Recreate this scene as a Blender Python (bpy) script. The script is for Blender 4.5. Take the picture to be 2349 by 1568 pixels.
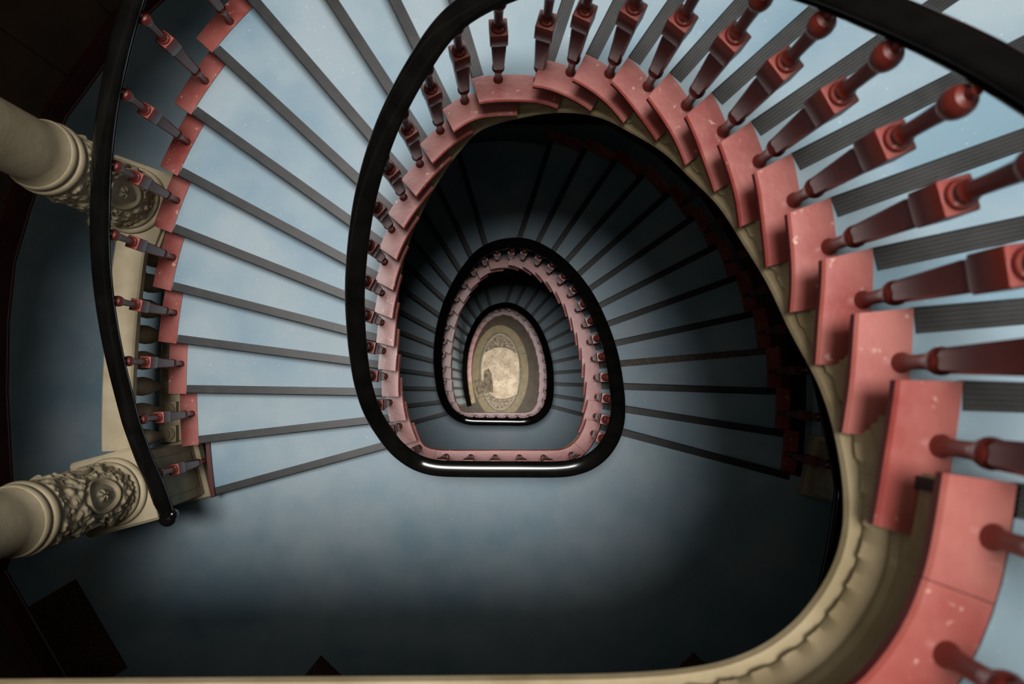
import bpy, bmesh, math, random
from mathutils import Matrix, Vector, noise
random.seed(7)
for o in list(bpy.data.objects): bpy.data.objects.remove(o)
SC = bpy.context.scene
COL = SC.collection

# ------------------------------------------------------------------ levels
R0, R1, R2 = .17, .19, .22                      # riser heights of the three flights
L3 = 0.0                                        # ground floor
L2 = L3 + 26 * R2
L1 = L2 + 26 * R1
L0 = L1 + 25 * R0                               # top gallery
CAMZ = L1 + 5.38

# ------------------------------------------------------------------ camera
cam = bpy.data.cameras.new('camera')
cam.sensor_fit = 'HORIZONTAL'; cam.sensor_width = 36
cam.lens = 1850 / 2349 * 36
cam.clip_start = .05
cam.dof.use_dof = True; cam.dof.focus_distance = 5.0; cam.dof.aperture_fstop = 3.2
camo = bpy.data.objects.new('camera', cam); COL.objects.link(camo)
camo.matrix_world = Matrix.Translation((0, 0, CAMZ)) @ Matrix.Rotation(math.radians(2.66), 4, 'X') @ Matrix.Rotation(math.radians(-1.10), 4, 'Y')
SC.camera = camo

# ------------------------------------------------------------------ light
W = bpy.data.worlds.new('world'); SC.world = W; W.use_nodes = True
W.node_tree.nodes['Background'].inputs[0].default_value = (.75, .85, 1, 1)
W.node_tree.nodes['Background'].inputs[1].default_value = .02
ROOF = L0 + 14                                  # tall shaft, roof light above the well
SKX0, SKX1, SKY0, SKY1 = -2.9, 2.1, -.9, 3.4
sk = bpy.data.lights.new('skylight_daylight', 'AREA')
sk.shape = 'ELLIPSE'; sk.size = SKX1 - SKX0; sk.size_y = SKY1 - SKY0
sk.energy = 3600; sk.color = (1, .985, .97)
sko = bpy.data.objects.new('skylight_daylight', sk); COL.objects.link(sko)
sko.location = ((SKX0 + SKX1) / 2, (SKY0 + SKY1) / 2, ROOF + .1)
en = bpy.data.lights.new('ground_fill', 'AREA')                  # added warm fill for the ground floor, unseen under the first landing
en.shape = 'DISK'; en.size = .7; en.energy = 20; en.color = (1, .87, .68); en.spread = math.radians(52)
eno = bpy.data.objects.new('ground_fill', en); COL.objects.link(eno)
eno.location = (.1, -1.15, L2 - .3)
eno.rotation_euler = Vector((0, .95, -L2 + .3)).to_track_quat('-Z', 'Y').to_euler()
vs = SC.view_settings
vs.view_transform = 'Standard'; vs.look = 'None'; vs.exposure = 0; vs.gamma = 1; vs.use_curve_mapping = False

# ------------------------------------------------------------------ materials
def mat(name, c1, c2=None, scale=4, rough=.5, spec=.5, coat=0, speck=None, speck_scale=60, speck_amt=.62, bump=0, bump_scale=40, detail=6, mid=(.35, .65), rough2=None, coords='Object', stretch=None):
    m = bpy.data.materials.new(name); m.use_nodes = True
    nt = m.node_tree; n = nt.nodes; b = n['Principled BSDF']
    b.inputs['Roughness'].default_value = rough
    b.inputs['Specular IOR Level'].default_value = spec
    b.inputs['Coat Weight'].default_value = coat
    b.inputs['Coat Roughness'].default_value = .2
    if not c2:
        b.inputs['Base Color'].default_value = (*c1, 1)
        return m
    tc = n.new('ShaderNodeTexCoord'); vec = tc.outputs[coords]
    if stretch:
        mp = n.new('ShaderNodeMapping'); mp.inputs['Scale'].default_value = stretch
        nt.links.new(vec, mp.inputs['Vector']); vec = mp.outputs[0]
    nz = n.new('ShaderNodeTexNoise'); nz.inputs['Scale'].default_value = scale; nz.inputs['Detail'].default_value = detail
    nt.links.new(vec, nz.inputs['Vector'])
    cr = n.new('ShaderNodeValToRGB')
    cr.color_ramp.elements[0].position = mid[0]; cr.color_ramp.elements[0].color = (*c1, 1)
    cr.color_ramp.elements[1].position = mid[1]; cr.color_ramp.elements[1].color = (*c2, 1)
    nt.links.new(nz.outputs['Fac'], cr.inputs[0])
    out = cr.outputs[0]
    if speck:
        n2 = n.new('ShaderNodeTexNoise'); n2.inputs['Scale'].default_value = speck_scale; n2.inputs['Detail'].default_value = 3
        nt.links.new(vec, n2.inputs['Vector'])
        r2 = n.new('ShaderNodeValToRGB')
        r2.color_ramp.elements[0].position = speck_amt; r2.color_ramp.elements[1].position = speck_amt + .06
        nt.links.new(n2.outputs['Fac'], r2.inputs[0])
        mx = n.new('ShaderNodeMixRGB'); mx.inputs[2].default_value = (*speck, 1)
        nt.links.new(r2.outputs[0], mx.inputs[0]); nt.links.new(out, mx.inputs[1]); out = mx.outputs[0]
    nt.links.new(out, b.inputs['Base Color'])
    if rough2 is not None:
        rr = n.new('ShaderNodeMapRange'); rr.inputs[1].default_value = .3; rr.inputs[2].default_value = .7
        rr.inputs[3].default_value = rough; rr.inputs[4].default_value = rough2
        nt.links.new(nz.outputs['Fac'], rr.inputs[0]); nt.links.new(rr.outputs[0], b.inputs['Roughness'])
    if bump:
        n3 = n.new('ShaderNodeTexNoise'); n3.inputs['Scale'].default_value = bump_scale; n3.inputs['Detail'].default_value = 4
        nt.links.new(vec, n3.inputs['Vector'])
        bp = n.new('ShaderNodeBump'); bp.inputs['Strength'].default_value = bump; bp.inputs['Distance'].default_value = .004
        nt.links.new(n3.outputs['Fac'], bp.inputs['Height']); nt.links.new(bp.outputs[0], b.inputs['Normal'])
    return m

M = {}
M['lino'] = mat('blue_linoleum', (.138, .222, .275), (.240, .302, .332), 2.2, .42, .45, speck=(.42, .45, .46), speck_scale=85, speck_amt=.70, bump=.12, bump_scale=220, rough2=.55)
M['nosing'] = mat('ribbed_nosing', (.008, .0085, .009), (.019, .019, .0185), 14, .42, .45)
M['nosing_brown'] = mat('worn_brown_nosing', (.05, .035, .025), (.11, .085, .065), 60, .6, .3)
M['riser'] = mat('dark_riser', (.012, .014, .016), (.025, .028, .03), 5, .6, .3)
M['plate'] = mat('red_painted_plate', (.205, .026, .019), (.30, .084, .066), 5, .34, .5, coat=.4, speck=(.46, .27, .22), speck_scale=30, speck_amt=.66, bump=.15, bump_scale=60, rough2=.45)
M['baluster'] = mat('oxblood_wood', (.095, .012, .008), (.145, .021, .013), 12, .36, .45, coat=.12)
M['rail'] = mat('black_lacquer', (.003, .003, .0028), (.006, .0055, .005), 9, .17, .42, coat=0, speck=(.09, .07, .02), speck_scale=38, speck_amt=.765)
M['stone'] = mat('cream_stone', (.33, .268, .165), (.44, .365, .24), 6, .6, .3, bump=.25, bump_scale=50)
M['stone_string'] = mat('olive_cream_plaster', (.26, .20, .105), (.39, .31, .19), 7, .6, .3, bump=.3, bump_scale=45)
M['wall'] = mat('brown_wall', (.085, .049, .026), (.115, .068, .038), 3, .7, .2)
M['skirt'] = mat('dark_red_skirting', (.06, .007, .006), (.085, .012, .010), 6, .4, .4)
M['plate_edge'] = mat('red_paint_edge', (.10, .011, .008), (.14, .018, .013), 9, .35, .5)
M['maroon'] = mat('shaded_red_paint', (.045, .008, .006), (.07, .014, .010), 9, .5, .3)  # red step ends, with the shade under the plates put into the colour
M['mat'] = mat('brown_coir', (.05, .028, .012), (.08, .045, .02), 40, .9, .1)
M['under'] = mat('plaster_soffit', (.20, .19, .175), (.26, .25, .23), 5, .8, .2)
M['ceil'] = mat('ceiling_plaster', (.10, .095, .085), (.13, .125, .11), 3, .9, .1)
M['gfloor'] = mat('brown_terrazzo', (.036, .029, .024), (.062, .05, .041), 6, .5, .3, speck=(.10, .085, .07), speck_scale=70, speck_amt=.62)
M['gring'] = mat('tan_terrazzo', (.21, .175, .105), (.28, .235, .15), 9, .5, .3, speck=(.16, .13, .08), speck_scale=60, speck_amt=.58)
M['gdark'] = mat('grey_terrazzo', (.12, .115, .085), (.19, .175, .13), 9, .5, .3, speck=(.08, .08, .06), speck_scale=60, speck_amt=.58)
M['gline'] = mat('pale_terrazzo_line', (.42, .37, .28), (.52, .46, .36), 9, .5, .3)
M['goval'] = mat('speckled_terrazzo', (.10, .085, .065), (.44, .37, .29), 22, .5, .3, speck=(.06, .05, .04), speck_scale=48, speck_amt=.56, detail=10)
M['gworn'] = mat('worn_pale_terrazzo', (.46, .385, .30), (.80, .71, .59), 5, .55, .3, speck=(.13, .105, .075), speck_scale=42, speck_amt=.595, detail=10)
M['crack'] = mat('dark_crack', (.02, .018, .014))
M['stain'] = mat('dark_stained_terrazzo', (.09, .077, .058), (.25, .215, .165), 12, .6, .2, speck=(.32, .28, .22), speck_scale=30, speck_amt=.6, detail=10)

# ------------------------------------------------------------------ object helpers
def link(o, parent=None):
    COL.objects.link(o)
    if parent: o.parent = parent
    return o
def obj(name, bm, m, parent=None, smooth=False, loc=None):
    bm.normal_update()
    me = bpy.data.meshes.new(name); bm.to_mesh(me); bm.free()
    me.materials.append(M[m])
    if smooth:
        me.shade_smooth()
        me.set_sharp_from_angle(angle=math.radians(38))
    o = bpy.data.objects.new(name, me)
    link(o, parent)
    if loc: o.location = loc
    return o
def thing(name, label, cat, loc=(0, 0, 0), group=None):
    o = bpy.data.objects.new(name, None); o.empty_display_size = .1
    o.location = loc; o['label'] = label; o['category'] = cat
    if group: o['group'] = group
    return link(o)
def keep(o, parent):                            # child built in world coordinates
    o.parent = parent
    o.matrix_parent_inverse = Matrix.Translation(-Vector(parent.location))
    return o
def struct(o):
    o['kind'] = 'structure'; return o
def quad_loft(bm, rings, closed_ring=True, caps=True):
    vr = [[bm.verts.new(p) for p in r] for r in rings]
    n = len(rings[0])
    for a, b in zip(vr, vr[1:]):
        for i in range(n if closed_ring else n - 1):
            j = (i + 1) % n
            bm.faces.new((a[i], a[j], b[j], b[i]))
    if caps and closed_ring:
        bm.faces.new(vr[0][::-1]); bm.faces.new(vr[-1])
    return vr
def finish(bm):
    bmesh.ops.recalc_face_normals(bm, faces=bm.faces[:]); return bm
def lathe(bm, prof, seg=20, c=(0, 0)):
    rings = [[(c[0] + r * math.cos(2 * math.pi * i / seg), c[1] + r * math.sin(2 * math.pi * i / seg), z) for i in range(seg)] for r, z in prof]
    quad_loft(bm, rings)
def sqring(h, z, ch=.25):
    k = h * ch
    return [(h, -h + k, z), (h, h - k, z), (h - k, h, z), (-h + k, h, z), (-h, h - k, z), (-h, -h + k, z), (-h + k, -h, z), (h - k, -h, z)]
def box(bm, x0, x1, y0, y1, z0, z1, bev=0):
    vs_ = [bm.verts.new(p) for p in ((x0, y0, z0), (x1, y0, z0), (x1, y1, z0), (x0, y1, z0), (x0, y0, z1), (x1, y0, z1), (x1, y1, z1), (x0, y1, z1))]
    fs = [bm.faces.new([vs_[i] for i in f]) for f in ((3, 2, 1, 0), (4, 5, 6, 7), (0, 1, 5, 4), (1, 2, 6, 5), (2, 3, 7, 6), (3, 0, 4, 7))]
    if bev:
        es = list({e for f in fs for e in f.edges})
        bmesh.ops.bevel(bm, geom=es, offset=bev, segments=1, affect='EDGES')

# ------------------------------------------------------------------ the plan of the stair
# inner edge of the well, one point for the front of each step (k=-13 landing .. 0 half landing .. 12 lowest step)
IN0 = {-12: (.626, -.141), -11: (.649, -.010), -10: (.661, .112), -9: (.671, .237), -8: (.663, .367), -7: (.645, .505), -6: (.607, .629), -5: (.556, .759), -4: (.480, .876), -3: (.390, .987), -2: (.280, 1.062), -1: (.150, 1.105), 0: (-.057, 1.099), 1: (-.172, 1.041), 2: (-.272, .951), 3: (-.361, .845), 4: (-.437, .731), 5: (-.495, .606), 6: (-.533, .472), 7: (-.558, .337), 8: (-.570, .193), 9: (-.582, .059), 10: (-.582, -.091), 11: (-.558, -.240), 12: (-.509, -.380)}
IN1 = {-13: (.592, -.273), -12: (.626, -.152), -11: (.640, -.029), -10: (.647, .107), -9: (.642, .232), -8: (.627, .359), -7: (.602, .492), -6: (.565, .624), -5: (.510, .745), -4: (.439, .862), -3: (.357, .960), -2: (.251, 1.041), -1: (.121, 1.085), 0: (-.045, 1.070), 1: (-.156, 1.009), 2: (-.257, .920), 3: (-.337, .808), 4: (-.404, .697), 5: (-.453, .566), 6: (-.487, .427), 7: (-.514, .296), 8: (-.527, .150), 9: (-.531, .018), 10: (-.527, -.126), 11: (-.503, -.267), 12: (-.445, -.385)}
IN2 = {-13: (.521, -.286), -12: (.552, -.170), -11: (.569, -.043), -10: (.582, .082), -9: (.584, .208), -8: (.572, .333), -7: (.553, .462), -6: (.518, .590), -5: (.469, .716), -4: (.400, .832), -3: (.314, .928), -2: (.207, 1.010), -1: (.085, 1.040), 0: (-.050, 1.010), 1: (-.155, .945), 2: (-.242, .856), 3: (-.311, .743), 4: (-.368, .627), 5: (-.408, .501), 6: (-.437, .376), 7: (-.455, .232), 8: (-.462, .089), 9: (-.458, -.041), 10: (-.448, -.181), 11: (-.433, -.319), 12: (-.412, -.443)}
ANG = {-13: -14.8, -12: -8.8, -11: -1.9, -10: 4.8, -9: 12, -8: 19.8, -7: 27, -6: 34.5, -5: 41.8, -4: 48.4, -3: 55.5, -2: 63.3, -1: 72, 0: 106.5, 1: 116, 2: 123, 3: 130.6, 4: 137.3, 5: 144.5, 6: 151.8, 7: 158.5, 8: 165.7, 9: 172.6, 10: 179, 11: 186.4, 12: 195}
# landing edges between the flights (x, y, angle of the outward direction)
LAND0 = [(-2.6, -.50, -90), (-2.0, -.50, -90), (-1.4, -.50, -90), (-.8, -.50, -90), (-.3, -.50, -90), (.05, -.50, -90), (.24, -.497, -88), (.36, -.485, -75), (.44, -.460, -60), (.502, -.420, -46), (.545, -.373, -35), (.575, -.325, -26), (.599, -.266, -19), (.613, -.210, -13)]
LAND1 = [(-.479, -.432, 213), (-.435, -.453, 240), (-.370, -.463, 262), (-.25, -.466, 270), (-.08, -.466, 270), (.10, -.466, 270), (.26, -.467, 270), (.36, -.467, 272), (.43, -.462, 288), (.490, -.437, 308), (.537, -.391, 326), (.562, -.350, 336), (.580, -.312, 342)]
LAND2 = [(-.430, -.404, 215), (-.395, -.414, 240), (-.34, -.417, 262), (-.2, -.418, 270), (.0, -.418, 270), (.2, -.419, 270), (.32, -.420, 272), (.392, -.415, 290), (.440, -.397, 310), (.478, -.360, 326), (.502, -.325, 338)]

CTRL = []                                       # (u, x, y, angle, z of the pitch line)
U = {}                                          # (storey, k) -> u
u = 0.
def add_land(pts, z, wrap):
    global u
    for x, y, a in pts:
        if CTRL:
            u += max(.12, math.dist((x, y), CTRL[-1][1:3]) / .14)
        CTRL.append((u, x, y, a + wrap, z))
BASE = [L1, L2, L3]; RIS = [R0, R1, R2]
def add_flight(s, IN, wrap):
    global u
    for i, k in enumerate(sorted(IN)):
        u += max(.3, math.dist(IN[k], CTRL[-1][1:3]) / .14) if i == 0 else 1
        U[(s, k)] = u
        CTRL.append((u, IN[k][0], IN[k][1], ANG[k] + wrap, BASE[s] + (13 - k) * RIS[s]))
add_land(LAND0, L0, 0); add_flight(0, IN0, 0)
add_land(LAND1, L1, 0); add_flight(1, IN1, 360)
add_land(LAND2, L2, 360); add_flight(2, IN2, 720)
# run the pitch line down to the ground
u += 1; CTRL.append((u, -.375, -.57, 195 + 720, L3)); U[(2, 13)] = u
def hermite(p0, p1, m0, m1, t, h):
    t2 = t * t; t3 = t2 * t
    return (2 * t3 - 3 * t2 + 1) * p0 + (t3 - 2 * t2 + t) * h * m0 + (3 * t2 - 2 * t3) * p1 + (t3 - t2) * h * m1
def seg_at(v):
    lo, hi = 0, len(CTRL) - 2
    while lo < hi:
        m_ = (lo + hi + 1) // 2
        if CTRL[m_][0] <= v: lo = m_
        else: hi = m_ - 1
    return lo
def tang(i, c):
    a = CTRL[max(0, i - 1)]; b = CTRL[min(len(CTRL) - 1, i + 1)]
    return (b[c] - a[c]) / (b[0] - a[0])
def P(v):
    i = seg_at(v); a, b = CTRL[i], CTRL[i + 1]; h = b[0] - a[0]; t = min(max((v - a[0]) / h, 0), 1)
    return (hermite(a[1], b[1], tang(i, 1), tang(i + 1, 1), t, h), hermite(a[2], b[2], tang(i, 2), tang(i + 1, 2), t, h))
def A(v):
    i = seg_at(v); a, b = CTRL[i], CTRL[i + 1]; t = min(max((v - a[0]) / (b[0] - a[0]), 0), 1)
    return math.radians(hermite(a[3], b[3], tang(i, 3), tang(i + 1, 3), t, b[0] - a[0]))
def Zl(v):
    i = seg_at(v); a, b = CTRL[i], CTRL[i + 1]; t = min(max((v - a[0]) / (b[0] - a[0]), 0), 1)
    return a[4] + (b[4] - a[4]) * t
def Zs(v, w=1.2):                               # smoothed pitch line
    n = 9; s = 0
    for i in range(-n, n + 1): s += Zl(v + w * i / n)
    return s / (2 * n + 1)
def off(v, d):
    x, y = P(v); a = A(v); return x + d * math.cos(a), y + d * math.sin(a)
def ovl(x, y, grow=0):
    b = 2.3 if y > .05 else 3.2
    return math.hypot((x - .075) / (1.93 + grow), (y - .05) / (b + grow)) - 1
def outer(v, grow=0):                           # where the direction at v meets the outer oval
    x, y = P(v); a = A(v); lo, hi = 0, 4
    for _ in range(40):
        m_ = (lo + hi) / 2
        if ovl(x + m_ * math.cos(a), y + m_ * math.sin(a), grow) < 0: lo = m_
        else: hi = m_
    return lo
def frange(a, b, n): return [a + (b - a) * i / n for i in range(n + 1)]
PW = .106                                       # width of the red end plates

# ------------------------------------------------------------------ swept mesh along the plan
def sweep(vs_, prof, zf, extra=None, closed=True):
    """prof: (offset outwards, dz); extra(u, i, arc) -> added inward offset"""
    bm = bmesh.new(); rings = []; arc = 0; last = None
    for v in vs_:
        p = P(v)
        if last: arc += math.dist(p, last)
        last = p; a = A(v); z = zf(v); r = []
        for i, (o_, dz) in enumerate(prof(v) if callable(prof) else prof):
            e = extra(v, i, arc) if extra else 0
            r.append((p[0] + (o_ - e) * math.cos(a), p[1] + (o_ - e) * math.sin(a), z + dz))
        rings.append(r)
    quad_loft(bm, rings, closed)
    return finish(bm)

# ------------------------------------------------------------------ floors
def ray_poly(c, ang, poly):
    dx, dy = math.cos(ang), math.sin(ang); best = None
    for (x1, y1), (x2, y2) in zip(poly, poly[1:] + poly[:1]):
        ex, ey = x2 - x1, y2 - y1; den = dx * ey - dy * ex
        if abs(den) < 1e-12: continue
        t = ((x1 - c[0]) * ey - (y1 - c[1]) * ex) / den; s = ((x1 - c[0]) * dy - (y1 - c[1]) * dx) / den
        if t > 0 and -1e-9 <= s <= 1 + 1e-9 and (best is None or t < best): best = t
    return best
def mir(p): return (.15 - p[0], p[1])
LEFTW = [(-1.30, 3.30), (-1.95, 2.88), (-2.50, 2.36), (-2.705, 2.05), (-2.901, 1.766), (-3.03, 1.45), (-3.129, 1.133), (-3.22, .782), (-3.251, .377), (-3.245, -.083), (-3.20, -.65), (-3.17, -1.05)]
SPLAY = [(-3.22, -1.25), (-2.62, -2.25)]
BACK = [(-2.50, -2.42), (-1.45, -2.42), (-1.45, -2.13), (-1.147, -1.83), (-.847, -2.13), (-.847, -2.42)]
OUT = LEFTW + SPLAY + BACK
OUTER = OUT + [mir(p) for p in OUT][::-1]
CEN = (.06, .55)
def floor_mesh(z, hole, thick=.12, front=None):
    angs = set(frange(0, 2 * math.pi, 240)[:-1])
    for p in hole + OUTER: angs.add(math.atan2(p[1] - CEN[1], p[0] - CEN[0]) % (2 * math.pi))
    angs = sorted(angs); out = []
    for a in angs:
        if not out or a - out[-1] > 1e-5: out.append(a)
    bm = bmesh.new(); rings = []
    for a in out:
        ri = ray_poly(CEN, a, hole); ro = ray_poly(CEN, a, OUTER)
        ro = max(ro or ri + .01, ri + .001)
        pi_ = (CEN[0] + ri * math.cos(a), CEN[1] + ri * math.sin(a)); po = (CEN[0] + ro * math.cos(a), CEN[1] + ro * math.sin(a))
        rings.append([(*pi_, z), (*po, z), (*po, z - thick), (*pi_, z - thick)])
    rings.append(rings[0])
    quad_loft(bm, rings, True, caps=False)
    bmesh.ops.remove_doubles(bm, verts=bm.verts[:], dist=1e-5)
    return finish(bm)
def hole_poly(s_top, s_bot, z):
    """s_bot: storey arriving from above (k=12), s_top: storey leaving (k first)"""
    pts = []
    u1 = U[(s_top, min(k for s, k in U if s == s_top))]
    if s_bot is None:
        ua = CTRL[0][0]
        pts += [off(v, PW + .004) for v in frange(ua, u1, 90)]
        lo_a = math.radians(ANG[-12]); hi = 200
    else:
        ua = U[(s_bot, 12)] - .15
        pts += [off(v, PW + .004) for v in frange(ua, u1, 60)]
        hi = 195
    # out along the departing line, over the oval, back along the arriving line
    d1 = outer(u1, .12); e1 = off(u1, d1)
    a1 = math.atan2((e1[1] - .05), (e1[0] - .075))
    if s_bot is None:
        e2 = (-1.97, -.5 - PW)
    else:
        v2 = U[(s_bot, 12)] - .12; e2 = off(v2, outer(v2, .12))
    a2 = math.atan2(e2[1] - .05, e2[0] - .075) % (2 * math.pi)
    pts.append(e1)
    for i in range(1, 80):
        a = a1 + (a2 - a1) * i / 80
        lo, hi_ = 0, 5
        for _ in range(40):
            m_ = (lo + hi_) / 2
            if ovl(.075 + m_ * math.cos(a), .05 + m_ * math.sin(a), .12) < 0: lo = m_
            else: hi_ = m_
        pts.append((.075 + lo * math.cos(a), .05 + lo * math.sin(a)))
    pts.append(e2)
    return pts
fl = []
H0 = hole_poly(0, None, L0); H1 = hole_poly(1, 0, L1); H2 = hole_poly(2, 1, L2)
f0 = struct(obj('floor', floor_mesh(L0, H0), 'lino')); f0['label'] = 'blue linoleum floor of the top gallery'
f1 = struct(obj('floor', floor_mesh(L1, H1), 'lino')); f1['label'] = 'wide blue linoleum landing in the lower half of the picture'
f2 = struct(obj('floor', floor_mesh(L2, H2), 'lino')); f2['label'] = 'small dark landing seen through the well below the first loop'
bm = bmesh.new(); box(bm, -3.6, 3.75, -2.7, 3.6, L3 - .1, L3)
f3 = struct(obj('floor', finish(bm), 'gfloor')); f3['label'] = 'brown terrazzo ground floor at the bottom of the well'
for f in (f0, f1, f2, f3): f['category'] = 'floor'
# inlaid pattern of the ground floor
EX, EY = .075, .15
def ell(bm, ax, ay, z0, z1, hx=None, hy=None, n=72, cy=EY):
    if hx:
        rings = []
        for i in range(n + 1):
            a = 2 * math.pi * i / n; c, s = math.cos(a), math.sin(a)
            rings.append([(EX + ax * c, cy + ay * s, z0), (EX + ax * c, cy + ay * s, z1), (EX + hx * c, cy + hy * s, z1), (EX + hx * c, cy + hy * s, z0)])
        quad_loft(bm, rings, True, caps=False)
    else:
        rings = [[(EX + ax * math.cos(2 * math.pi * i / n), cy + ay * math.sin(2 * math.pi * i / n), z) for i in range(n)] for z in (z0, z1)]
        quad_loft(bm, rings)
    return finish(bm)
bm = bmesh.new(); obj('inlay_ring', ell(bm, .56, .93, 0, .004, .428, .795), 'gring', f3)['label'] = 'tan outer inlay ring'
bm = bmesh.new(); obj('inlay_ring', ell(bm, .428, .795, 0, .003, .385, .755), 'gdark', f3)['label'] = 'grey inlay ring'
bm = bmesh.new(); obj('inlay_ring', ell(bm, .385, .755, 0, .005, .372, .742), 'gline', f3)['label'] = 'thin pale inlay ring'
bm = bmesh.new(); obj('inlay_oval', ell(bm, .372, .742, 0, .004), 'goval', f3)['label'] = 'speckled terrazzo oval'
MPX = 16.04 / 1850
def gpt(x, y): return ((1020 + x / 5.6 - 1139) * MPX + .01, (870 - (680 + y / 5.6)) * MPX + .01)
def patch(name, pts, m, z1, parent, lab=None):
    bm = bmesh.new(); n = len(pts); q = []
    for i in range(n):                          # slightly irregular outline
        a, b = pts[i], pts[(i + 1) % n]
        for t in (0, .33, .66):
            w = noise.noise(Vector((a[0] * 7 + t * 3, a[1] * 7, z1 * 90))) * .008
            q.append((a[0] + (b[0] - a[0]) * t + w, a[1] + (b[1] - a[1]) * t + w))
    quad_loft(bm, [[(x, y, 0) for x, y in q], [(x, y, z1) for x, y in q]])
    o = obj(name, finish(bm), m, parent)
    if lab: o['label'] = lab
    return o
worn = [(530, 710), (640, 660), (760, 655), (860, 700), (930, 750), (950, 850), (945, 1000), (945, 1120), (920, 1260), (850, 1300), (750, 1320), (650, 1310), (560, 1245), (500, 1130), (475, 1050), (465, 880), (480, 780)]
patch('worn_patch', [gpt(*p) for p in worn], 'gworn', .0062, f3, 'pale worn patch in the middle of the oval')
patch('stain', [gpt(*p) for p in [(500, 960), (560, 930), (600, 1010), (615, 1130), (620, 1235), (570, 1240), (500, 1230), (420, 1270), (390, 1180), (370, 1080), (430, 1060), (490, 1100)]], 'stain', .0074, f3, 'dark stain by the foot of the stair')
def crack(pts, w=.006):
    bm = bmesh.new(); rings = []
    for i, p in enumerate(pts):
        a = pts[max(0, i - 1)]; b = pts[min(len(pts) - 1, i + 1)]
        d = math.dist(a, b); nx, ny = -(b[1] - a[1]) / d * w, (b[0] - a[0]) / d * w
        rings.append([(p[0] + nx, p[1] + ny, 0), (p[0] + nx, p[1] + ny, .0086), (p[0] - nx, p[1] - ny, .0086), (p[0] - nx, p[1] - ny, 0)])
    quad_loft(bm, rings)
    return obj('crack', finish(bm), 'crack', f3)
crack([gpt(*p) for p in [(415, 1325), (450, 1295), (510, 1282), (570, 1290), (630, 1308), (700, 1322), (780, 1324), (860, 1300), (910, 1272)]])
crack([gpt(*p) for p in [(520, 715), (560, 690), (640, 658), (740, 652), (830, 675), (905, 720)]])
crack([gpt(*p) for p in [(975, 745), (1020, 742), (1045, 715), (1075, 700)]], .004)
crack([gpt(*p) for p in [(940, 1300), (1010, 1352), (1060, 1345)]], .004)

# ------------------------------------------------------------------ walls, roof
def wall(name, poly, z0, z1, th, m, cx=.06, cy=.3):
    bm = bmesh.new(); rings = []
    for i, p in enumerate(poly):
        a = poly[max(0, i - 1)]; b = poly[min(len(poly) - 1, i + 1)]
        d = math.dist(a, b); nx, ny = -(b[1] - a[1]) / d, (b[0] - a[0]) / d
        if (p[0] + nx - cx) ** 2 + (p[1] + ny - cy) ** 2 < (p[0] - cx) ** 2 + (p[1] - cy) ** 2: nx, ny = -nx, -ny
        q = (p[0] + nx * th, p[1] + ny * th)
        rings.append([(*p, z0), (*p, z1), (*q, z1), (*q, z0)])
    quad_loft(bm, rings); return finish(bm)
def skirting(poly, z, name, parent=None):
    bm = bmesh.new(); rings = []
    prof = [(0, 0), (.035, 0), (.035, .015), (.028, .02), (.028, .17), (.022, .185), (.026, .20), (.014, .22), (.004, .235), (0, .235)]
    for i, p in enumerate(poly):
        a = poly[max(0, i - 1)]; b = poly[min(len(poly) - 1, i + 1)]
        d = math.dist(a, b); nx, ny = -(b[1] - a[1]) / d, (b[0] - a[0]) / d
        if (p[0] + nx - .06) ** 2 + (p[1] + ny - .3) ** 2 > (p[0] - .06) ** 2 + (p[1] - .3) ** 2: nx, ny = -nx, -ny
        rings.append([(p[0] + nx * o_, p[1] + ny * o_, z + dz) for o_, dz in prof])
    quad_loft(bm, rings)
    return struct(obj(name, finish(bm), 'skirt', parent))
wl = struct(obj('wall_left', wall('wall_left', LEFTW, L1, L0 - .12, .2, 'wall'), 'wall'))
wr = struct(obj('wall_right', wall('wall_right', [mir(p) for p in LEFTW], L1, L0 - .12, .2, 'wall'), 'wall'))
skirting(LEFTW, L1, 'baseboard_left'); skirting([mir(p) for p in LEFTW], L1, 'baseboard_right')
ws = [LEFTW[-1]] + SPLAY + BACK
struct(obj('wall_back', wall('wall_back', ws + [mir(p) for p in ws][::-1], L1, L0 - .12, .2, 'wall'), 'wall'))
skirting(ws + [mir(p) for p in ws][::-1], L1, 'baseboard_back')
wt = [LEFTW[0], mir(LEFTW[0])]
struct(obj('wall_front', wall('wall_front', wt, L1, L0 - .12, .2, 'wall'), 'wall'))
# vertical boards on the left wall, with open joints between them
LW = []
for a, b in zip(LEFTW, LEFTW[1:]):
    n = max(1, round(math.dist(a, b) / .12))
    LW += [(a[0] + (b[0] - a[0]) * i / n, a[1] + (b[1] - a[1]) * i / n) for i in range(n)]
i = 0
while i + 4 < len(LW):
    seg = LW[i:i + 5]; a, b = seg[0], seg[-1]; d = math.dist(a, b)
    tx, ty = (b[0] - a[0]) / d * .008, (b[1] - a[1]) / d * .008
    nx, ny = -(b[1] - a[1]) / d, (b[0] - a[0]) / d
    if nx * (.06 - a[0]) + ny * (.3 - a[1]) < 0: nx, ny = -nx, -ny
    bm = bmesh.new(); rings = []
    for j, p in enumerate(seg):
        e = 1 if j == 0 else (-1 if j == 4 else 0)
        x, y = p[0] + tx * e, p[1] + ty * e
        rings.append([(x, y, L1 + .236), (x + nx * .014, y + ny * .014, L1 + .236), (x + nx * .014, y + ny * .014, L0 - .4), (x, y, L0 - .4)])
    quad_loft(bm, rings); obj('panel', finish(bm), 'wall', wl)
    i += 4
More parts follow.
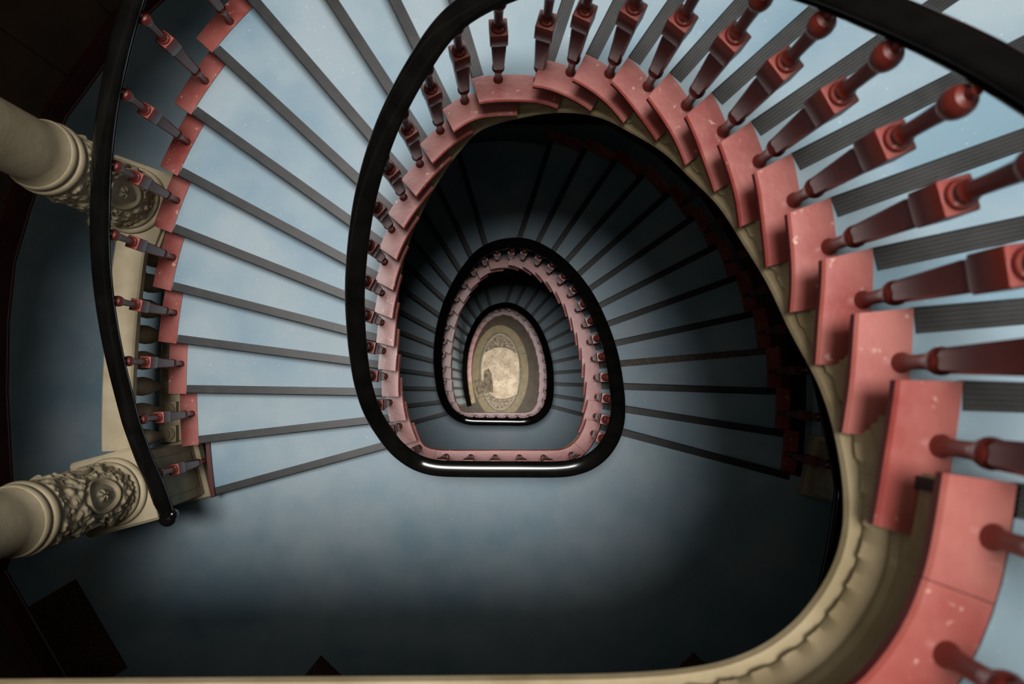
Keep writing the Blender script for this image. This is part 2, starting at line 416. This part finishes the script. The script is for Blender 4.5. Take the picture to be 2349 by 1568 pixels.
# shell of the lower storeys and of the top storey, and the ceiling with its roof light
hull = [(-3.5, -2.6), (3.65, -2.6), (3.65, 3.5), (-3.5, 3.5)]
for nm, zA, zB in (('wall_lower', L3, L1 - .12), ('wall_upper', L0, ROOF)):
    bm = bmesh.new()
    for (x0, x1, y0, y1) in ((-3.7, -3.5, -2.8, 3.7), (3.65, 3.85, -2.8, 3.7), (-3.5, 3.65, -2.8, -2.6), (-3.5, 3.65, 3.5, 3.7)):
        box(bm, x0, x1, y0, y1, zA, zB)
    struct(obj(nm, finish(bm), 'wall' if zA == L3 else 'under'))
bm = bmesh.new()
for (x0, x1, y0, y1) in ((-3.7, SKX0, -2.8, 3.7), (SKX1, 3.85, -2.8, 3.7), (SKX0, SKX1, -2.8, SKY0), (SKX0, SKX1, SKY1, 3.7)):
    box(bm, x0, x1, y0, y1, ROOF, ROOF + .2)
struct(obj('ceiling', finish(bm), 'ceil'))

# ------------------------------------------------------------------ steps
def plate_bm(v0, v1, z, d0, d1, th=.030, n=8, rnd=.006, jit=0):
    """flat plate between u=v0 (back) and v1 (front), offsets d0..d1, rounded nosed edge on the inner side"""
    bm = bmesh.new(); rings = []
    for v in frange(v0, v1, n):
        a = A(v); x, y = P(v); c, s = math.cos(a), math.sin(a)
        prof = [(d0 + rnd, z - th), (d0, z - th + rnd), (d0, z - rnd), (d0 + rnd, z), (d1, z), (d1, z - th)]
        rings.append([(x + o_ * c, y + o_ * s, zz) for o_, zz in prof])
    quad_loft(bm, rings)
    finish(bm)
    return bm
def nosing_bm(v, z, d0, d1, back=1):
    a = A(v); x, y = P(v); c, s = math.cos(a), math.sin(a)
    fx, fy = -s, c                              # downhill direction
    prof = [(.010, -.026), (.012, -.004), (.010, .001)]
    w = .006
    for i in range(5):
        prof += [(w, .002), (w - .001, .0058), (w - .0055, .0058), (w - .0065, .002)]
        w -= .0088
    prof += [(w, .002), (w, -.006), (-.002, -.026)]
    bm = bmesh.new()
    rings = [[(x + d * c + o_ * fx, y + d * s + o_ * fy, z + dz) for o_, dz in prof] for d in (d0, d1)]
    quad_loft(bm, rings); return finish(bm)
def tread_bm(v0, v1, z, d0, th=.04, n=6, grow=0):
    bm = bmesh.new(); rings = []
    for v in frange(v0, v1, n):
        D = outer(v, grow)
        p, q = off(v, d0), off(v, D)
        rings.append([(*p, z), (*q, z), (*q, z - th), (*p, z - th)])
    quad_loft(bm, rings); return finish(bm)
def riser_bm(v, z0, z1, d0, d1):
    a = A(v); x, y = P(v); c, s = math.cos(a), math.sin(a); fx, fy = -s, c
    bm = bmesh.new(); rings = []
    for d in (d0, d1):
        rings.append([(x + d * c + o_ * fx, y + d * s + o_ * fy, zz) for o_, zz in ((-.006, z0), (-.006, z1), (-.026, z1), (-.026, z0))])
    quad_loft(bm, rings); return finish(bm)

FL_LABEL = ['upper blue stair flight with red end plates sweeping from the right round to the left',
            'middle blue-grey stair flight seen inside the first black handrail loop',
            'lowest dark stair flight winding inside the second handrail loop to the ground']
flights = []
for s in range(3):
    ks = sorted(k for s_, k in U if s_ == s and k <= 12); first = ks[0]
    fl_ = thing('stair_flight', FL_LABEL[s], 'stairs', (-.4, -.4, BASE[s]))
    flights.append(fl_)
    for k in ks[1:]:
        v = U[(s, k)]; z = BASE[s] + (13 - k) * RIS[s]
        td = keep(obj('tread', tread_bm(v - 1.12, v, z, PW - .004, n=10 if k == 0 else 6), 'lino'), fl_)
        D = outer(v)
        nb = 'nosing_brown' if (s == 1 and k == -10) else 'nosing'
        no = obj('nosing', nosing_bm(v, z, PW + .003, D - .002), nb, td)
        if nb == 'nosing_brown': no['label'] = 'worn brown nosing strip'
        obj('riser', riser_bm(v, z - RIS[s] + .001, z - .041, .092, D - .01), 'riser', td)
        pm = 'stone' if (s == 2 and k >= 10) else 'plate'
        ep = obj('end_plate', plate_bm(max(v - 1.68, U[(s, first)] - 1.0), v + .07, z + .006 + random.uniform(-.001, .001), random.uniform(-.002, .002), PW, n=14 if k == 0 else 8), pm, td, smooth=True)
        if (s == 0) or (s == 1 and k < 0):      # plates at the open outer edge
            bm = bmesh.new(); rings = []
            for w in frange(v - 1.1, v + .05, 5):
                d_ = outer(w); p, q = off(w, d_), off(w, d_ + .105)
                rings.append([(*p, z + .006), (*q, z + .006), (*q, z - .03), (*p, z - .03)])
            if s == 0 and k == 12:
                bm.free(); bm = bmesh.new(); rings = []
                for w in frange(v - 1.0, v + .03, 4):
                    d_ = outer(w); p, q = off(w, d_ - .012), off(w, d_ + .012)
                    rings.append([(*p, z + .03), (*q, z + .03), (*q, z - RIS[s]), (*p, z - RIS[s])])
                quad_loft(bm, rings); obj('skirting', finish(bm), 'skirt', td)
                continue
            quad_loft(bm, rings); obj('end_plate', finish(bm), 'plate', td)
            # outer face of the step below the plate
            bm = bmesh.new(); rings = []
            for w in frange(v - 1.02, v - .02, 4):
                d_ = outer(w); p, q = off(w, d_ + .05), off(w, d_ + .08)
                zb = z - RIS[s] * 1.1
                rings.append([(*p, z - .03), (*q, z - .03), (*q, zb), (*p, zb)])
            quad_loft(bm, rings); obj('end_face', finish(bm), 'stone', td)
    # landing nosing at the head of the flight belongs to the floor above
    v = U[(s, first)]; zt = BASE[s] + (13 - first) * RIS[s]
    fo = (f0, f1, f2)[s]
    obj('nosing', nosing_bm(v, zt, PW + .003, outer(v) - .002), 'nosing', fo)
    obj('riser', riser_bm(v, zt - RIS[s] + .001, zt - .041, .05, outer(v) - .01), 'riser', fo)
    if s < 2:
        pass
# tread fill of the landing between hole edge and the departing line is part of the floor mesh

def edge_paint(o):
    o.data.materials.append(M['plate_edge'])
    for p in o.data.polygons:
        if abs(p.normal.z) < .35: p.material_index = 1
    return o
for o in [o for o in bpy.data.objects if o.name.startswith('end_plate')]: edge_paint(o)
# red edge strips of the landings, in three pieces each
def strip(v0, v1, z, fo, n):
    return edge_paint(obj('edge_plate', plate_bm(v0, v1, z + .006, 0, PW - .003, n=n), 'plate', fo, smooth=True))
uL0 = U[(0, -12)]
for a, b in ((CTRL[0][0], CTRL[5][0]), (CTRL[5][0] + .01, uL0 - 1.0), (uL0 - .99, uL0 + .07)): strip(a, b, L0, f0, 24)
for (sa, sb, z, fo) in ((0, 1, L1, f1), (1, 2, L2, f2)):
    a = U[(sa, 12)] - .7; b = U[(sb, -13)] + .07
    m1 = a + 1.75; m2 = b - 1.25
    strip(a, m1 - .012, z, fo, 14); strip(m1, m2 - .012, z - .0005, fo, 40); strip(m2, b, z, fo, 14)

# ------------------------------------------------------------------ carved plaster string under the plates
SPROF = [(.095, -.275), (.058, -.278), (.056, -.287), (.045, -.289), (.045, -.299), (.039, -.301), (.033, -.309), (.028, -.319), (.028, -.330), (.034, -.334), (.024, -.338), (.011, -.345), (.008, -.360), (.014, -.366), (.012, -.371), (.040, -.380), (.11, -.39), (.11, -.275)]
LPROF = [(.095, -.14), (.058, -.145), (.056, -.170), (.045, -.174), (.045, -.188), (.037, -.191), (.029, -.203), (.022, -.219), (.023, -.235), (.031, -.241), (.020, -.247), (.007, -.255), (.004, -.272), (.012, -.279), (.010, -.285), (.040, -.295), (.11, -.305), (.11, -.14)]
def string_prof(v):                             # deeper under the flights than along the top landing
    t = min(1, max(0, (v - U[(0, -12)] + 1.5) / 4)); t = t * t * (3 - 2 * t)
    return [(a + (c - a) * t, b + (d - b) * t) for (a, b), (c, d) in zip(LPROF, SPROF)]
def setback(v):                                 # the lower storeys' strings sit further back under the plates
    t = min(1, max(0, (v - U[(0, 1)]) / 9)); return .022 * t
def carve(v, i, arc):
    sb = 0 if i in (0, len(SPROF) - 1, len(SPROF) - 2) else setback(v)
    if i in (6, 7, 8):
        ph = arc / .052 * 2 * math.pi
        w = {6: .3, 7: 1, 8: .25}[i]
        return -sb + w * (.0065 * max(0, math.sin(ph)) ** .6 + .005 * max(0, math.sin(ph * 2 + 1.2)) + .003 * noise.noise(Vector((arc * 40, i * .7, 0))))
    return -sb
def fascia(bm, s, ks):
    for k in ks:
        v = U[(s, k)]; z = BASE[s] + (13 - k) * RIS[s]
        rings = []
        for w in frange(v - 1.0, v + .0, 5):
            p, q = off(w, .086), off(w, .104); zb = Zs(w) - .29
            rings.append([(*p, z - .02), (*q, z - .02), (*q, min(zb, z - .05)), (*p, min(zb, z - .05))])
        quad_loft(bm, rings)
for s in range(3):
    ks = sorted(k for s_, k in U if s_ == s and k <= 12)
    a, b = U[(s, ks[0])], U[(s, 12)] + (0 if s < 2 else .5)
    keep(obj('stringer', sweep(frange(a, b, int((b - a) / .03)), string_prof, lambda v: Zs(v), carve), 'stone_string', smooth=True), flights[s])
    bm = bmesh.new(); fascia(bm, s, ks[1:])
    keep(obj('stringer_face', finish(bm), 'maroon'), flights[s])['label'] = 'red step ends under the plates, shade painted in'
for a, b, fo, z in ((CTRL[0][0], uL0, f0, L0), (U[(0, 12)], U[(1, -13)], f1, L1), (U[(1, 12)], U[(2, -13)], f2, L2)):
    obj('cornice', sweep(frange(a, b, int((b - a) / .03)), string_prof, lambda v: Zs(v), carve), 'stone_string', fo, smooth=True)
    bm = bmesh.new(); rings = []
    for w in frange(a + (.15 if z != L0 else 0), b, 60):
        p, q = off(w, .06), off(w, .09)
        rings.append([(*p, z - .018), (*q, z - .018), (*q, z - (.165 if z == L0 else .30)), (*p, z - (.165 if z == L0 else .30))])
    quad_loft(bm, rings); obj('fascia', finish(bm), 'stone_string', fo)

# ------------------------------------------------------------------ handrails and balusters
def baluster_mesh():
    bm = bmesh.new()
    lathe(bm, [(.019, 0), (.0195, .006), (.017, .012), (.0145, .018), (.0135, .05), (.0145, .088), (.016, .105), (.021, .115), (.0245, .128), (.0245, .138), (.021, .151), (.015, .158)], 16)
    quad_loft(bm, [sqring(.0175, .150, .5), sqring(.0212, .165, .3), sqring(.0268, .385, .16), sqring(.0255, .397, .16), sqring(.0255, .403, .14), sqring(.0315, .416, .08), sqring(.0315, .500, .08), sqring(.0300, .5035, .1)])
    lathe(bm, [(.0255, .500), (.0262, .508), (.0235, .514), (.0175, .518), (.0172, .524), (.0205, .528), (.0205, .535), (.0162, .541), (.0150, .56), (.0158, .61), (.0175, .655), (.0185, .668), (.0235, .674), (.0268, .688), (.0275, .70), (.026, .714), (.020, .726), (.010, .731), (.009, .752)], 18)
    finish(bm)
    me = bpy.data.meshes.new('baluster'); bm.to_mesh(me); bm.free()
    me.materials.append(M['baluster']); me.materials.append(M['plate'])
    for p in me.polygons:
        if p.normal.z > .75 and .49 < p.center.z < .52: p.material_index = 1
    me.shade_smooth(); me.set_sharp_from_angle(angle=math.radians(35))
    return me
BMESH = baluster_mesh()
def baluster(p, z, ang, parent, ztop=None):
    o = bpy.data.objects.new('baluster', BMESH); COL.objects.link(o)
    o.parent = parent; o.matrix_parent_inverse = Matrix.Translation(-Vector(parent.location))
    o.location = (p[0], p[1], z + .005); o.rotation_euler = (0, 0, ang)
    if ztop: o.scale = (1, 1, max(.85, min(1.2, (ztop - .026 - z - .005) / .752)))
    return o
RP = [(-.018, -.036), (-.030, -.034), (-.033, -.026), (-.028, -.018), (-.034, -.010), (-.040, .000), (-.040, .010), (-.036, .020), (-.029, .0275), (-.019, .032), (-.0065, .034), (.0065, .034), (.019, .032), (.029, .0275), (.036, .020), (.040, .010), (.040, .000), (.034, -.010), (.028, -.018), (.033, -.026), (.030, -.034), (.018, -.036)]
RP = [(o_ * 1.14, dz) for o_, dz in RP]
RH = .79
def FB(v): return min(.087 - .037 * max(0, -math.sin(A(v))), FR(v) + .006)
FRT = [(0, .05), (18, .05), (24, .09), (28.7, .128), (30, .116), (34, .10), (37.5, .092), (39.2, .098), (40.6, .088), (42, .084), (43.1, .093), (44.3, .099), (45.3, .099), (46.4, .093), (47.7, .074), (48.4, .044), (49.05, .026), (49.7, .036), (52.4, .041), (55.3, .042), (56, .057), (56.65, .088), (57.4, .108), (58.2, .116), (61, .119), (63, .113), (65, .103), (67.2, .103), (69.35, .119), (70.3, .115), (72.2, .099), (74.3, .099), (76.3, .112), (78.6, .11), (80.5, .097), (82, .08), (82.6, .068), (83.3, .074), (86, .079), (88.4, .083), (89.2, .098), (90.2, .104), (200, .11)]
def FR(v):                                      # how far the rail hangs outside the edge of the well
    for (a, x), (b, y) in zip(FRT, FRT[1:]):
        if a <= v <= b:
            t = (v - a) / (b - a); t = t * t * (3 - 2 * t); return x + (y - x) * t
    return FRT[0][1] if v < 0 else FRT[-1][1]
bal = thing('inner_balustrade', 'black lacquered handrail spiralling down the well on red turned balusters', 'balustrade', (0, -.6, L0))
def Zr(v):
    return sum(Zl(v + .62 + 1.2 * i / 12) for i in range(-12, 13)) / 25 + RH
va, vb = CTRL[0][0], U[(2, 12)] + .35
def rail_xy(v):
    n = 7; q = [off(min(max(v + .75 * i / n, va), vb + .2), FR(v + .75 * i / n)) for i in range(-n, n + 1)]
    return sum(p[0] for p in q) / len(q), sum(p[1] for p in q) / len(q)
bm = bmesh.new(); rings = []
for v in frange(va, vb, int((vb - va) / .09)):
    p = rail_xy(v); a_, b_ = rail_xy(v - .08), rail_xy(v + .08); d = math.dist(a_, b_)
    nx, ny = (b_[1] - a_[1]) / d, -(b_[0] - a_[0]) / d
    rings.append([(p[0] + o_ * nx, p[1] + o_ * ny, Zr(v) + dz) for o_, dz in RP])
quad_loft(bm, rings); finish(bm)
keep(obj('handrail', bm, 'rail', smooth=True), bal)
for s in range(3):
    ks = sorted(k for s_, k in U if s_ == s and k <= 12)
    for k in ks[1:]:
        v = U[(s, k)]; z = BASE[s] + (13 - k) * RIS[s]
        for d in ((.36, .95) if k == 0 else (.68,)):
            baluster(off(v - d, FB(v - d)), z, A(v - d), bal, Zr(v - d))
for a, b, n, z in ((uL0 - .45, uL0 - 12.5, 11, L0), (U[(0, 12)] + .40, U[(1, -13)] - .45, 7, L1), (U[(1, 12)] + .4, U[(2, -13)] - .45, 7, L2)):
    for v in frange(a, b, n): baluster(off(v, FB(v)), z, A(v), bal, Zr(v))

# outer balustrades: along the left edge of the upper flight and the right edge of the middle flight
def outer_rail(s, k0, k1, label, end):
    va, vb = U[(s, k0)], U[(s, k1)]
    e = off(vb, outer(vb)); root = thing('outer_balustrade', label, 'balustrade', (e[0], e[1], BASE[s]))
    def pos(w, d=.03): return off(w, outer(w) + d)
    bm = bmesh.new(); rings = []; vs_ = frange(va - 1, vb + end, int((vb - va + 1) / .12))
    for i, w in enumerate(vs_):
        a = A(w); p = pos(w, .06 - .03 * max(0, (w - vb + 1.5) / 1.5)); z = Zl(min(w, vb + .4)) - .62 * RIS[s] + RH
        t = (vs_[-1] - w); sc = 1
        if end and t < .03: sc = .85
        rings.append([(p[0] + o_ * sc * math.cos(a), p[1] + o_ * sc * math.sin(a), z + dz * sc) for o_, dz in RP])
    quad_loft(bm, rings); hr = keep(obj('handrail', finish(bm), 'rail', smooth=True), root)
    for k in range(k0, k1 + 1):
        if k == min(k_ for s_, k_ in U if s_ == s): continue
        v = U[(s, k)]
        for d in ((.3, .8) if k == 0 else (.55,)):
            baluster(pos(v - d), BASE[s] + (13 - k) * RIS[s], A(v - d), root)
    return root, hr, pos(vb + end, .03), Zl(min(vb + end, vb + .4)) - .62 * RIS[s] + RH, A(vb + end)
root, hr, pe, ze, ae = outer_rail(0, -4, 12, 'black outer handrail on red balusters ending in a scroll by the stone column', .055)
bm = bmesh.new()                                # scrolled end
for t, r_, dz in ((0, .047, 0), (-1, .032, 0)):
    cx, cy = pe[0] + t * .028 * math.cos(ae) + (.006 - t * .012) * math.sin(ae), pe[1] + t * .028 * math.sin(ae) - (.006 - t * .012) * math.cos(ae)
    lathe(bm, [(.012, ze - .036), (r_ * .8, ze - .034), (r_, ze - .02), (r_, ze + .012), (r_ * .93, ze + .022), (r_ * .75, ze + .029), (r_ * .4, ze + .033), (.004, ze + .034)], 18, (cx, cy))
keep(obj('scroll', finish(bm), 'rail', smooth=True), root)
outer_rail(1, -13, -5, 'dark outer handrail on red balusters at the shadowed right edge', 0)

# ------------------------------------------------------------------ columns, pedestals and stone balustrades
def column_meshes():
    out = []
    bm = bmesh.new(); lathe(bm, [(.150, 1.84), (.139, 1.87), (.135, 1.92), (.133, 3.6), (.128, 3.86)], 40); out.append(('shaft', finish(bm), True))
    bm = bmesh.new(); prof = []
    for z0, h, r_ in ((1.725, .055, .168), (1.785, .055, .160)):
        for i in range(9):
            a = math.pi * i / 8; prof.append((r_ - .016 + .016 * math.sin(a), z0 + h / 2 - h / 2 * math.cos(a)))
    prof = [(.14, 1.72)] + prof + [(.14, 1.845)]
    lathe(bm, prof, 44); out.append(('collar', finish(bm), True))
    bm = bmesh.new(); NT, NZ = 264, 112; z0, z1 = .985, 1.725; rings = []
    for j in range(NZ + 1):
        z = z0 + (z1 - z0) * j / NZ; ring = []
        for i in range(NT):
            th = 2 * math.pi * i / NT
            q = ((th * 4 / (2 * math.pi) + .5) % 1 - .5) * 2 * math.pi / 4 * .155     # arc distance from the centre of its cartouche
            zz = z - 1.33
            e = math.hypot(q / .092, (zz + .02) / .165)
            pv = Vector((math.cos(th) * 2.6, math.sin(th) * 2.6, z * 16))
            d1 = noise.voronoi(pv)[0]; d2 = noise.voronoi(pv * 2.1)[0]
            n2 = noise.noise(pv * 2.4)
            leaf = .022 * max(0, 1 - d1[0] * 1.25) + .012 * max(0, 1 - d2[0] * 1.5) + .006 * n2
            if e < .80:
                h = .003 - .004 * (e / .8) ** 2
                er = math.hypot(q / .036, (zz + .02) / .062)
                if er < 1: h += .018 * (1 - er * er) ** .6 * (.6 + .4 * math.cos(5 * math.atan2((zz + .02) * .58, q))) + .008 * n2
            elif e < 1.04: h = .003 + .017 * math.sin(math.pi * (e - .8) / .24)
            else:
                scroll = .009 * max(0, math.sin(34 * abs(q) + 30 * abs(zz + .02)))
                h = min(.030, leaf + scroll) * min(1, (e - 1.04) / .10)
            edge = min(1, min(j, NZ - j) / 4)
            r_ = .142 + .003 + h * edge
            ring.append((r_ * math.cos(th), r_ * math.sin(th), z))
        rings.append(ring)
    quad_loft(bm, rings); out.append(('carved_drum', finish(bm), True))
    bm = bmesh.new(); prof = [(.14, .895)]
    for zA, h, r_, k in ((.895, .045, .188, .022), (.945, .035, .168, .014)):
        for i in range(9):
            a = math.pi * i / 8; prof.append((r_ - k + k * math.sin(a), zA + h / 2 - h / 2 * math.cos(a)))
    prof += [(.140, .99)]
    lathe(bm, prof, 44); out.append(('base_moulding', finish(bm), True))
    bm = bmesh.new(); box(bm, -.2, .2, -.2, .2, .862, .896, .004); out.append(('plinth', finish(bm), False))
    res = []
    for nm, b, sm in out:
        me = bpy.data.meshes.new(nm); b.to_mesh(me); b.free(); me.materials.append(M['stone'])
        if sm: me.shade_smooth(); me.set_sharp_from_angle(angle=math.radians(50))
        res.append((nm, me))
    return res
CM = column_meshes()
def pedestal_meshes():
    res = []
    for nm, boxes in (('pedestal_body', [(-.172, .172, -.172, .172, .09, .79)]), ('pedestal_base', [(-.20, .20, -.20, .20, 0, .09)]), ('pedestal_cap', [(-.186, .186, -.186, .186, .79, .815), (-.212, .212, -.212, .212, .815, .862)]),
                      ('panel', [(.170, .178, -.12, .12, .17, .72)])):
        bm = bmesh.new()
        for b in boxes: box(bm, *b, .006)
        finish(bm); me = bpy.data.meshes.new(nm); bm.to_mesh(me); bm.free(); me.materials.append(M['stone']); res.append((nm, me))
    return res
PM = pedestal_meshes()
C2, C1 = (-2.093, -.611), (-2.020, .995)
COLS = [(C1, -20, 'cream stone column with carved drum half hidden behind the black outer rail', 'upper'),
        (C2, 15, 'cream stone column with carved oval cartouches standing fully clear at the lower left', 'lower'),
        (mir(C1), 200, 'stone column in the dark behind the upper right steps', 'r'), (mir(C2), 165, 'stone column in the dark at the right end of the landing', 'r')]
for (c, rz, lab, w) in COLS:
    for nm, cat, parts, lb in (('stone_column', 'column', CM, lab), ('pedestal', 'pedestal', PM, {'upper': 'cream stone pedestal under the column behind the black outer rail', 'lower': 'cream stone pedestal beside the scrolled end of the outer rail', 'r': None}[w])):
        if lb is None: lb = 'dark stone pedestal under the column ' + lab.split('stone column in the dark ')[1]
        t = thing(nm, lb, cat, (c[0], c[1], L1 + (.862 if nm == 'stone_column' else 0))); t.rotation_euler = (0, 0, math.radians(rz))
        for pn, me in parts:
            o = bpy.data.objects.new(pn, me); COL.objects.link(o); o.parent = t
            if nm == 'stone_column': o.location = (0, 0, -.862)
def stone_bal_mesh():
    bm = bmesh.new()
    quad_loft(bm, [sqring(.052, .10, .05), sqring(.052, .15, .05)])
    lathe(bm, [(.046, .15), (.048, .165), (.040, .18), (.030, .195), (.033, .21), (.024, .23), (.026, .30), (.036, .38), (.050, .46), (.057, .53), (.054, .59), (.042, .64), (.030, .67), (.034, .685), (.045, .695), (.045, .715)], 24)
    quad_loft(bm, [sqring(.052, .715, .05), sqring(.052, .765, .05)])
    finish(bm); me = bpy.data.meshes.new('stone_baluster'); bm.to_mesh(me); bm.free(); me.materials.append(M['stone'])
    me.shade_smooth(); me.set_sharp_from_angle(angle=math.radians(35)); return me
SB = stone_bal_mesh()
def arc_pt(t):                                  # centre line of the stone balustrade between the two columns
    x = C2[0] + (C1[0] - C2[0]) * t; y = C2[1] + (C1[1] - C2[1]) * t
    return x - .045 * 4 * t * (1 - t), y
def stone_balustrade(flip, label):
    f = mir if flip else (lambda p: p)
    c = f(arc_pt(.5)); root = thing('stone_balustrade', label, 'balustrade', (c[0], c[1], L1))
    def bar(nm, prof, t0, t1):
        bm = bmesh.new(); rings = []
        for i in range(25):
            t = t0 + (t1 - t0) * i / 24; a, b = f(arc_pt(t - .01)), f(arc_pt(t + .01)); p = f(arc_pt(t))
            d = math.dist(a, b); nx, ny = (b[1] - a[1]) / d, -(b[0] - a[0]) / d
            rings.append([(p[0] + nx * o_, p[1] + ny * o_, L1 + z) for o_, z in prof])
        quad_loft(bm, rings); keep(obj(nm, finish(bm), 'stone'), root)
    bar('top_rail', [(-.06, .765), (-.06, .785), (-.085, .80), (-.085, .845), (-.075, .855), (.075, .855), (.085, .845), (.085, .80), (.06, .785), (.06, .765)], .136, .864)
    bar('base_rail', [(-.085, 0), (-.085, .08), (-.07, .10), (.07, .10), (.085, .08), (.085, 0)], .136, .864)
    for i in range(8):
        t = .165 + .67 * i / 7; a, b = f(arc_pt(t - .01)), f(arc_pt(t + .01)); p = f(arc_pt(t))
        o = bpy.data.objects.new('stone_baluster', SB); COL.objects.link(o); o.parent = root
        o.matrix_parent_inverse = Matrix.Translation(-Vector(root.location))
        o.location = (p[0], p[1], L1); o.rotation_euler = (0, 0, math.atan2(b[1] - a[1], b[0] - a[0]))
stone_balustrade(False, 'cream stone balustrade with bottle balusters between the two left columns')
stone_balustrade(True, 'shadowed stone balustrade beyond the right edge of the middle flight')

# ------------------------------------------------------------------ door mat in the dark lower left corner
a, b, c = (-3.064, -1.484), (-2.743, -1.296), (-2.396, -1.868)
mt = thing('door_mat', 'dark brown ribbed mat lying in the shadow at the lower left', 'mat', ((a[0] + c[0]) / 2, (a[1] + c[1]) / 2, L1))
n = 18
for i in range(n):
    p0 = (b[0] + (c[0] - b[0]) * i / n, b[1] + (c[1] - b[1]) * i / n); p1 = (b[0] + (c[0] - b[0]) * (i + .8) / n, b[1] + (c[1] - b[1]) * (i + .8) / n)
    w = (a[0] - b[0], a[1] - b[1]); bm = bmesh.new()
    q = [p0, p1, (p1[0] + w[0], p1[1] + w[1]), (p0[0] + w[0], p0[1] + w[1])]
    quad_loft(bm, [[(*p, L1) for p in q], [(*p, L1 + .012) for p in q]])
    keep(obj('rib', finish(bm), 'mat'), mt)
bm = bmesh.new(); q = [b, c, (c[0] + w[0], c[1] + w[1]), a]
quad_loft(bm, [[(*p, L1) for p in q], [(*p, L1 + .006) for p in q]]); keep(obj('backing', finish(bm), 'mat'), mt)
